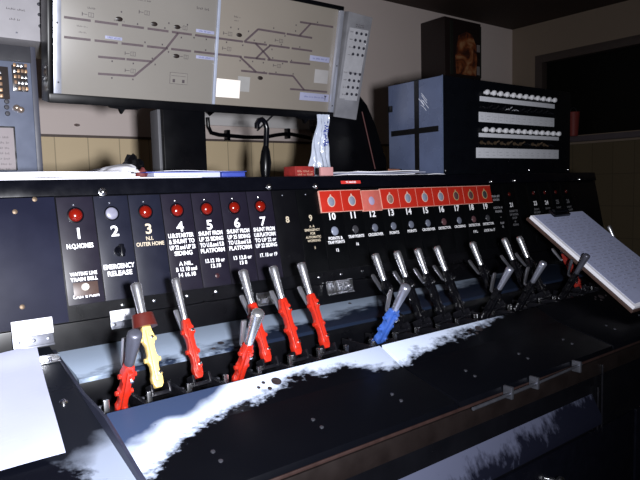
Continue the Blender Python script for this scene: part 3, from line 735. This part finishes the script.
b = MB(); b.box(.4915, .5645, .030, .0785, .001, .003, .0003); o = b.build('white_card', mat('card_bright', (.93, .86, .80), .5, var=.03), pl2); o['label'] = 'brilliant white card taped to the diagram'
# small captions drawn on the panels
for pn, x, y, tx, c, w in ((pl1, .16, .205, 'U.B.', .004, .02), (pl1, .28, .2415, 'HASTING KNIGHT', .0035, .06), (pl1, .14, .163, 'DOWN', .003, .03), (pl1, .14, .150, 'LINE', .003, .02), (pl1, .225, .1865, 'L 1007', .0035, .03), (pl2, .5418, .240, 'PLAT 2', .0045, .022), (pl2, .54, .231, 'BAY', .003, .015), (pl1, .44, .245, '88  89', .006, .04)):
    strokes('caption', 1, SIG, pn, x, y, w*.8, c)

# perforated end panel (speaker) to the right of the diagram
b = MB(); b.prism([(0, -.008), (.092, -.014), (.109, .302), (.012, .307)], -.018, .004, 'Z', bev=.0012); ip = b.build('indicator_panel', mat('brushed_alloy', (.34, .34, .37), .42, .55, var=.45, scale=18), t); ip.location = (.909, .005, .001); ip['label'] = 'narrow aluminium panel with two blocks of black dots'; t = ip
b = MB(); b.prism([(.012, .05), (.034, .05), (.042, .25), (.02, .25)], .004, .0046, 'Z'); b.prism([(.020, .135), (.088, .130), (.098, .262), (.022, .262)], .0042, .0047, 'Z'); b.prism([(.034, .046), (.084, .046), (.088, .128), (.036, .128)], .0042, .0047, 'Z'); b.build('caption_strip', mat('alloy_pale', (.42, .42, .45), .5, .3, var=.15, scale=90), t)
for (bx, by, rows) in ((.050, .249, 4), (.044, .128, 4)):
    for r_ in range(rows):
        for c in range(3):
            b = MB(); x = bx+.0195*c-.0010*r_*1.6; y = by-.021*r_
            b.lathe([(.0046, 0), (.0042, .0025), (0, .003)], 12, Matrix.Translation((x, y, .0046))); b.build('button', INKB, t)
    for r_ in range(rows): strokes('caption', 1, SIG, t, bx-.018, by-.0225*r_, .012, .004, h=.0047)
strokes('caption', 2, SIG, t, .062, .272, .034, .0035, h=.0041)

# posts
t = empty('support_post', (.418, .46, TZ), (0, 0, 0), 'broad black post holding up the left part of the track diagram', 'post')
b = MB(); b.box(-.062, .062, -.025, .05, 0, .195, .003); b.build('post', BLACK, t)
b = MB(); b.box(-.070, -.062, -.010, .04, 0, .19, .001); b.build('side_strip', mat('post_grey', (.09, .09, .1), .5), t)
b = MB(); b.box(-.075, .066, -.032, .06, 0, .004, .001); b.build('foot', BLACK, t)
t = empty('support_post', (1.03, .46, TZ), (0, 0, 0), 'wide black post with sloping right shoulder under the diagram right end', 'post')
b = MB(); b.prism([(-.126, 0), (.145, 0), (.147, .06), (.128, .105), (.095, .185), (.060, .245), (.0, .30), (-.09, .30), (-.10, .205), (-.135, .20), (-.140, .17), (-.128, .15)], -.02, .05, 'Y', bev=.006); b.build('post', BLACK, t)
b = MB(); b.cyl((.085, -.026, .03), (.03, -.026, .22), .0025); b.build('cord', mat('cord_maroon', (.05, .008, .008), .6), t)

# crook handle
t = empty('crook_handled_stick', (.596, .32, TZ), (0, 0, 0), 'black crook-handled stick standing on console top behind the papers', 'stick')
pts = [(.000, 0, 0), (.002, 0, .05), (.006, 0, .09), (.009, 0, .125), (.005, 0, .140), (-.004, 0, .147), (-.013, 0, .144), (-.019, 0, .135), (-.019, 0, .124)]
b = MB(); b.tube([Vector(p)*1.10 for p in pts], [.0085, .008, .0078, .0075, .0075, .0075, .0075, .0072, .007]); b.build('crook', BLACKG, t)
b = MB(); b.lathe([(.010, 0), (.014, .02), (.016, .045), (.012, .075), (.0075, .09)], 12, Matrix.Rotation(math.radians(3), 4, 'Y')); b.build('sleeve', BLACK, t)

# plastic bag
t = empty('plastic_bag', (.775, .30, TZ), (0, 0, 0), 'clear plastic bag with blue print leaning on the black post', 'bag')
b = MB()
def bag(u, v):
    w = .042-.024*v; x = -.008+.020*v+(-1+2*u)*w
    return (x + .002*math.sin(9*v), -.012*math.sin(PI*u)*(1-.5*v)+.004*math.sin(13*v+5*u)+.003*math.sin(23*u+7*v), .004+.178*v)
b.sheet(bag, 20, 26, .003); b.build('film', mat('bag_film', (.42, .46, .56), .15, var=.35, scale=45, bump=.6), t)
b = MB()
for k in range(26):
    u = random.uniform(.45, .92); v = random.uniform(.45, .93); q = Vector(bag(u, v))+Vector((0, -.0032, 0)); s_ = random.uniform(.002, .005)
    b.box(q.x-s_, q.x+s_, q.y-.0004, q.y+.0006, q.z-.0016, q.z+.0016, M=None)
b.build('print', mat('print_blue', (.04, .06, .28), .4), t)

# ------------------------------------------------------------ equipment box
t = empty('equipment_box', (1.077, .1, TZ), (0, 0, 0), 'large black box with rows of white knobs and strips on the console right', 'equipment box')
W, Dp, Hh = .695, .225, .290
b = MB(); b.box(0, W, 0, Dp, 0, Hh, .0035); b.build('case', mat('case_black', (.002, .0025, .004), .3, spec=.2, var=.3, scale=30), t)
b = MB(); b.box(-.002, .0, .002, Dp-.002, .003, Hh-.002, .0005)
b.build('side_sheet', mat('sheet_blue_grey', (.075, .095, .165), .28, var=.3, scale=14, bump=.5), t)
b = MB(); b.box(-.0035, -.002, .092, .110, .002, Hh-.002); b.box(-.0036, -.002, .015, .212, .128, .145); b.box(-.003, .03, .085, .125, Hh-.001, Hh+.0015); b.box(-.0055, -.002, .205, .222, .205, .225, .001)
tp_ = b.build('black_tape', BLACK, t)
b = MB()
for k in range(7):
    y = .05+.02*random.random(); z = .19+.06*random.random(); b.tube([(-.0035, y, z), (-.0042, y+.01, z+.012), (-.0035, y+.022, z+.018+.01*random.random())], .0008, 5)
b.build('creases', mat('crease_white', (.7, .72, .8), .2), t)
b = MB(); b.box(-.002, .001, -.001, .001, .003, Hh, .0004); b.build('corner_edge', mat('corner_edge', (.10, .13, .22), .3, .2), t)
zo = -.0957; WS = mat('strip_white', (.50, .51, .55), .5, var=.08, scale=60)
for (x0, x1, z0, z1) in ((.171, .586, .321, .336), (.166, .584, .2575, .288), (.166, .614, .211, .2235), (.153, .614, .1465, .178)):
    b = MB(); b.box(x0, x1, -.003, -.0002, z0+zo, z1+zo, .0006); o = b.build('label_strip', WS, t)
    if z1-z0 > .02:
        b = MB(); n = 13
        for k in range(1, n): xx = x0+(x1-x0)*k/n; b.box(xx-.0004, xx+.0004, -.0033, -.003, z0+zo+.003, z1+zo-.003)
        for k in range(n):
            xx = x0+(x1-x0)*(k+.5)/n
            for q in range(2): b.box(xx-.010, xx+.008*random.random(), -.0033, -.003, z0+zo+.008+.009*q, z0+zo+.0095+.009*q)
        b.build('ruling', mat('ruling_grey', (.33, .33, .36), .6), o)
def row(n, x0, x1, z, r, m, name, dm=.7):
    for k in range(n):
        b = MB(); x = x0+(x1-x0)*k/(n-1)
        b.lathe([(r*.6, 0), (r*.6, .006), (r, .008), (r, .013), (r*.8, .016), (0, .018)], 16, Matrix.Translation((x, -.0002, z+zo)) @ Matrix.Rotation(PI/2, 4, 'X'))
        b.build(name, m, t)
KN = mat('knob_white', (.6, .6, .63), .4, var=.1)
row(12, .195, .573, .3485, .0082, KN, 'knob'); row(13, .188, .601, .2335, .0082, KN, 'knob')
for k in range(12):
    for z, ms in ((.3035, 0), (.194, 1)):
        x = .178+.0345*k
        b = MB(); b.cyl((x, -.0002, z+zo), (x, -.004, z+zo), .006, seg=10); b.cyl((x, -.004, z+zo), (x, -.018, z+zo+random.choice((-.006, .006))), .0026, seg=8)
        b.build('toggle_switch', (BRASS if ms and random.random() < .75 else CHROME if k in (4, 5) else DSTEEL), t)
for x, z in ((.012, .012), (W-.012, .012), (.44, .012)):
    b = MB(); b.lathe([(.004, 0), (.003, .0015), (0, .002)], 10, Matrix.Translation((x, 0, z)) @ Matrix.Rotation(PI/2, 4, 'X')); b.build('screw', CHROME, t)

# ------------------------------------------------------------ steel cabinet at the left
t = empty('steel_cabinet', (-.25, .50, TZ), (0, 0, 0), 'blue-grey steel instrument cabinet on the console at the far left', 'cabinet')
SC = mat('cabinet_blue_grey', (.10, .115, .165), .4, var=.25, scale=25, spec=.6)
b = MB(); b.box(-.20, .305, 0, .20, 0, .323, .003); b.build('case', SC, t)
b = MB(); b.box(.3045, .318, .0, .20, 0, .328, .002); b.build('side_flange', mat('flange_dark', (.035, .037, .055), .5), t)
b = MB(); b.box(-.20, .306, -.004, 0, .288, .326, .002); b.build('top_rail', mat('rail_dark', (.03, .03, .036), .4), t)
ox = .25; zz = -TZ
CO = mat('copper_parts', (.32, .2, .12), .4, .6, var=.8, scale=60)
for x0, x1, z0, z1 in ((-.08, .004, .295, .370), (.012, .045, .315, .376)):
    b = MB(); b.box(x0+ox, x1+ox, -.004, -.0005, z0+zz, z1+zz, .001); o = b.build('relay_window', mat('window_dark', (.03, .025, .025), .2), t)
    for k in range(7 if x1 < .02 else 4):
        for j in range(5):
            b = MB(); xx = x0+ox+.006+k*.010*(1 if x1 < .02 else .8); z = z0+zz+.007+j*.0135
            b.box(xx-.003, xx+.003, -.008, -.004, z-.004, z+.004, .001); b.build('relay_contact', random.choice((CO, CO, CHROME, mat('wood_brown', (.2, .11, .06), .5))), o)
for x, z in ((.026, .272), (.017, .276)):
    b = MB(); b.lathe([(.008, 0), (.0075, .006), (.004, .010), (0, .011)], 12, Matrix.Translation((x+ox, 0, z+zz)) @ Matrix.Rotation(PI/2, 4, 'X'))
    b.build('terminal_knob', mat('knob_copper', (.5, .4, .33), .3, .8), t)
for x, z in ((-.003, .262), (-.004, .277), (-.003, .290)):
    b = MB(); b.lathe([(.006, 0), (.005, .004), (0, .005)], 12, Matrix.Translation((x+ox, 0, z+zz)) @ Matrix.Rotation(PI/2, 4, 'X')); b.build('button', INKB, t)
b = MB(); b.box(-.1+ox, .010+ox, -.004, -.0005, .128+zz, .232+zz, .001); o = b.build('notice_frame', CHROME, t)
b = MB(); b.box(-.1+ox, .006+ox, -.005, -.004, .130+zz, .228+zz); o2 = b.build('notice', mat('notice_grey', (.2, .17, .18), .5), t)
strokes('writing', 7, SIG, o2, .215, .108, .06, .0045, pitch=.0125, h=-.0050, vertical=True)

t = empty('bell_case', (-.25, .46, .4305), (0, 0, 0), 'pale grey steel case on top of the cabinet, upper left', 'case')
b = MB(); b.box(-.20, .368, 0, .20, -.002, .17, .003); b.build('case', mat('case_grey', (.30, .29, .31), .45, var=.15, scale=20), t)
b = MB(); b.box(.325, .3675, -.001, 0, .001, .168); b.build('alloy_edge', mat('alloy_edge', (.42, .43, .46), .4, .3), t)
for z in (.084, .060, .034):
    b = MB(); b.lathe([(.004, 0), (.0035, .003), (0, .004)], 12, Matrix.Translation((.322, -.001, z)) @ Matrix.Rotation(PI/2, 4, 'X')); b.build('button', INKB, t)
for x, z in ((.332, .072), (.335, .02), (.27, .012), (.325, .012)):
    b = MB(); b.lathe([(.0022, 0), (.002, .001), (0, .0015)], 8, Matrix.Translation((x, -.001, z)) @ Matrix.Rotation(PI/2, 4, 'X')); b.build('screw', STEEL, t)
strokes('writing', 1, SIG, t, .272, .063, .04, .0045, h=-.0000, vertical=True)
strokes('writing', 1, SIG, t, .268, .040, .022, .0045, h=-.0000, vertical=True)

# ------------------------------------------------------------ room
YW, XR, FL, CE = 1.9, 4.02, -1.2, 1.29
XL, YF = -2.2, -2.6
def dado(name, base, tile, axis, z_top=.335, tw=.152):
    m = bpy.data.materials.new(name); m.use_nodes = True; nt = m.node_tree; N = nt.nodes; L = nt.links; b = N['Principled BSDF']
    tc = N.new('ShaderNodeTexCoord'); sx = N.new('ShaderNodeSeparateXYZ'); L.new(tc.outputs['Object'], sx.inputs[0])
    cb = N.new('ShaderNodeCombineXYZ'); L.new(sx.outputs[axis], cb.inputs[0])
    sh = N.new('ShaderNodeMath'); sh.operation = 'ADD'; L.new(sx.outputs[2], sh.inputs[0]); sh.inputs[1].default_value = 3*.23-z_top+.0; L.new(sh.outputs[0], cb.inputs[1])
    br = N.new('ShaderNodeTexBrick'); br.offset = 0; L.new(cb.outputs[0], br.inputs['Vector'])
    br.inputs['Scale'].default_value = 1; br.inputs['Brick Width'].default_value = tw; br.inputs['Row Height'].default_value = .23
    br.inputs['Mortar Size'].default_value = .0028; br.inputs['Mortar Smooth'].default_value = .2
    br.inputs['Color1'].default_value = (*tile, 1); br.inputs['Color2'].default_value = (*[c*.93 for c in tile], 1); br.inputs['Mortar'].default_value = (*[c*.6 for c in tile], 1)
    gt = N.new('ShaderNodeMath'); gt.operation = 'GREATER_THAN'; L.new(sx.outputs[2], gt.inputs[0]); gt.inputs[1].default_value = z_top
    n = N.new('ShaderNodeTexNoise'); n.inputs['Scale'].default_value = 3; n.inputs['Detail'].default_value = 6
    mx0 = N.new('ShaderNodeMix'); mx0.data_type = 'RGBA'; L.new(n.outputs['Fac'], mx0.inputs[0])
    mx0.inputs[6].default_value = (*[c*.88 for c in base], 1); mx0.inputs[7].default_value = (*[c*1.1 for c in base], 1)
    mx = N.new('ShaderNodeMix'); mx.data_type = 'RGBA'; L.new(gt.outputs[0], mx.inputs[0]); L.new(br.outputs['Color'], mx.inputs[6]); L.new(mx0.outputs[2], mx.inputs[7])
    L.new(mx.outputs[2], b.inputs['Base Color']); b.inputs['Roughness'].default_value = .6
    return m
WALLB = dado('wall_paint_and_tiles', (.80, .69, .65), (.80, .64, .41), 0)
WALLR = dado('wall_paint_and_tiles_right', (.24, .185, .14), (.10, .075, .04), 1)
def struct(name, mb, m): return tag(mb.build(name, m), kind='structure')
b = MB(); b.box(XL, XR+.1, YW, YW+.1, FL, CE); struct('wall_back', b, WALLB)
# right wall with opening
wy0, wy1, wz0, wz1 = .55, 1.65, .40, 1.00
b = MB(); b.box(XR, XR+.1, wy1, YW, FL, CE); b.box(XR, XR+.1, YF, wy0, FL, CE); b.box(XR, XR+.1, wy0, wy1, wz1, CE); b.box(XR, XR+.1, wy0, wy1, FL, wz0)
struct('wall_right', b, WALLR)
b = MB(); b.box(XL-.1, XL, YF, YW+.1, FL, CE); struct('wall_left', b, WALLB)
b = MB(); b.box(XL-.1, XR+.1, YF-.1, YF, FL, CE); struct('wall_front', b, mat('wall_plain', (.3, .25, .22), .7))
b = MB(); b.box(XL-.1, XR+.1, YF-.1, YW+.1, FL-.05, FL); struct('floor', b, mat('floor_lino', (.05, .035, .028), .5, var=.4, scale=4))
b = MB(); b.box(XL-.1, XR+.1, YF-.1, YW+.1, CE, CE+.05); struct('ceiling', b, mat('ceiling_dark', (.04, .022, .016), .8, var=.3, scale=5))
wd = empty('window_1', (XR, (wy0+wy1)/2, wz0), kind='structure')
def wpart(name, mb, m):
    o = mb.build(name, m, wd); o.location = -wd.location; return o
b = MB(); b.box(XR-.02, XR+.06, wy1-.03, wy1+.03, wz0-.03, wz1+.04, .003); b.box(XR-.02, XR+.06, wy0-.03, wy0+.03, wz0-.03, wz1+.04, .003); b.box(XR-.02, XR+.06, wy0+.03, wy1-.03, wz1-.02, wz1+.04, .003)
wpart('frame', b, mat('frame_brown', (.06, .045, .04), .5))
b = MB(); b.box(XR-.06, XR+.06, wy0-.05, wy1+.03, wz0-.05, wz0-.01, .004); wpart('sill', b, mat('sill_grey', (.09, .075, .085), .5))
b = MB(); b.box(XR+.05, XR+.056, wy0, wy1, wz0, wz1); wpart('night_pane', b, mat('night_glass', (.004, .0045, .004), .35, spec=.15))
b = MB(); b.box(XL, XR, YW-.008, YW, .331, .343, .001); tag(b.build('trim_1', mat('dado_line', (.12, .09, .08), .6)), kind='structure')
# white backing board on the wall behind the diagram
o = MB(); o.box(1.13, 2.06, YW-.025, YW-.0085, .415, .56, .003); tag(o.build('trim_2', mat('board_white', (.78, .76, .76), .5, var=.05, scale=4)), kind='structure')
# conduit with clamps
t = empty('wall_conduit', (1.58, YW-.05, .36), label='thin black sagging cable pipe clamped to the wall below the diagram', cat='conduit')
pts = [(1.2247, .452), (1.226, .405), (1.2424, .372), (1.29, .362), (1.3419, .3600), (1.46, .3540), (1.5819, .3570), (1.66, .372), (1.7431, .3830), (1.82, .374), (1.9268, .3589), (2.05, .352), (2.2, .352)]
b = MB(); b.tube([(x-1.58, 0, z-.36) for x, z in pts], .011, 10); b.build('pipe', BLACKG, t)
for x, z in ((1.3419, .360), (1.7431, .383)):
    b = MB(); b.box(x-1.58-.010, x-1.58+.010, -.014, .0235, z-.36-.030, z-.36+.030, .004); b.build('clamp', BLACKG, t)
b = MB(); b.tube([(x-1.58, -.01, z-.36) for x, z in ((1.20, .50), (1.235, .47), (1.262, .492), (1.268, .53))], .012, 8); b.build('bend', BLACKG, t)
t = empty('stay_rod', (1.61, YW-.04, .45), label='thin diagonal grey rod on the white wall board', cat='rod')
b = MB(); b.cyl((-.07, 0, -.055), (.08, 0, .07), .005); b.build('rod', STEEL, t)
t = empty('wall_plug', (.562, YW, .39), label='small dark fixing on the plain wall left of the diagram post', cat='fixing')
b = MB(); b.lathe([(.014, 0), (.012, .006), (.006, .012), (0, .013)], 14, Matrix.Rotation(PI/2, 4, 'X'), sy=.5); b.box(-.004, .004, -.02, -.01, -.004, .004); b.build('cover', mat('plug_wall', (.2, .15, .14), .5), t)

# wall box with orange picture
t = empty('wall_cabinet', (3.14, YW, .79), (0, 0, 0), 'dark wall box with an orange-brown printed front near the room corner', 'wall cabinet')
b = MB(); b.box(-.20, .185, -.22, 0, 0, .40, .004); b.build('case', mat('wall_box_dark', (.016, .009, .009), .5), t)
def flowers():
    m = bpy.data.materials.new('picture_print'); m.use_nodes = True; nt = m.node_tree; N = nt.nodes; L = nt.links; bb = N['Principled BSDF']
    tc = N.new('ShaderNodeTexCoord'); n = N.new('ShaderNodeTexNoise'); n.inputs['Scale'].default_value = 9; n.inputs['Detail'].default_value = 4; n.inputs['Distortion'].default_value = 1.5
    L.new(tc.outputs['Object'], n.inputs['Vector']); r = N.new('ShaderNodeValToRGB'); L.new(n.outputs['Fac'], r.inputs[0])
    e = r.color_ramp.elements; e[0].position = .36; e[0].color = (.05, .015, .01, 1); e[1].position = .66; e[1].color = (.45, .22, .10, 1)
    x = e.new(.5); x.color = (.26, .065, .02, 1)
    L.new(r.outputs[0], bb.inputs['Base Color']); bb.inputs['Roughness'].default_value = .5; return m
b = MB(); b.prism([(-.085, .03), (.125, .03), (.138, .14), (.128, .24), (.085, .31), (.02, .325), (-.06, .29), (-.095, .15)], -.224, -.2205, 'Y'); b.build('picture', flowers(), t)
b = MB(); b.box(.140, .168, -.2235, -.2205, .04, .10); b.build('pale_note', mat('note_dim', (.25, .22, .22), .6), t)
b = MB(); b.box(.140, .17, -.2235, -.2205, .20, .25); b.build('pale_note', mat('note_dim', (.25, .22, .22), .6), t)
b = MB(); b.box(-.15, -.12, -.2255, -.2205, .02, .38, .001); b.build('door_strip', mat('strip_green', (.02, .022, .018), .4), t)
b = MB(); b.box(.172, .184, -.2255, -.2205, .02, .38, .001); b.build('door_strip', mat('strip_green', (.02, .022, .018), .4), t)
# small red object beyond the console
t = empty('red_bucket', (XR-.065, 1.33, .355), label='dim red narrow fire bucket standing on the window sill', cat='bucket')
b = MB(); b.lathe([(0.030, 0), (.034, .01), (.044, .17), (.047, .175), (.043, .172), (.033, .012), (0, .011)], 20, Matrix.Translation((0, 0, .036))); b.build('body', mat('bucket_red', (.22, .035, .03), .5), t)
b = MB(); b.tube([(math.cos(a)*.045, 0, .205+math.sin(a)*.04) for a in [PI*i/8 for i in range(9)]], .003, 6); b.build('handle', STEEL, t)

# ------------------------------------------------------------ camera + light
f_px, yaw, pitch, roll = 603.727, .656874, .0892750, -.0260280
fw = Vector((math.sin(yaw)*math.cos(pitch), math.cos(yaw)*math.cos(pitch), -math.sin(pitch)))
r_ = fw.cross(Vector((0, 0, 1))).normalized(); u_ = r_.cross(fw)
r2 = r_*math.cos(roll)+u_*math.sin(roll); u2 = -r_*math.sin(roll)+u_*math.cos(roll)
cam = bpy.data.cameras.new('camera'); co = bpy.data.objects.new('camera', cam); COL.objects.link(co)
CP = Vector((-.309917, -1.094275, .072375))
co.matrix_world = Matrix(((r2.x, u2.x, -fw.x, CP.x), (r2.y, u2.y, -fw.y, CP.y), (r2.z, u2.z, -fw.z, CP.z), (0, 0, 0, 1)))
cam.sensor_width = 36; cam.lens = f_px/640*36; cam.clip_start = .02
S.camera = co
def area(name, loc, to, power, size, col=(1, 1, 1), spread=None):
    l = bpy.data.lights.new(name, 'AREA'); l.energy = power; l.size = size; l.color = col
    if spread: l.spread = spread
    o = bpy.data.objects.new(name, l); COL.objects.link(o); o.location = loc
    o.rotation_euler = (Vector(to)-Vector(loc)).to_track_quat('-Z', 'Y').to_euler(); return o
FP = CP + r2*.11 - u2*.005 - fw*.02
area('camera_flash', FP, FP+fw-r2*.50+u2*.05, 37, .055, (.94, .95, 1.), spread=math.radians(150))
w = bpy.data.worlds.new('w'); S.world = w; w.use_nodes = True
w.node_tree.nodes['Background'].inputs[0].default_value = (.03, .028, .035, 1); w.node_tree.nodes['Background'].inputs[1].default_value = .3
S.view_settings.view_transform = 'Standard'; S.view_settings.look = 'None'; S.view_settings.exposure = 0; S.view_settings.gamma = 1
S.view_settings.use_curve_mapping = False
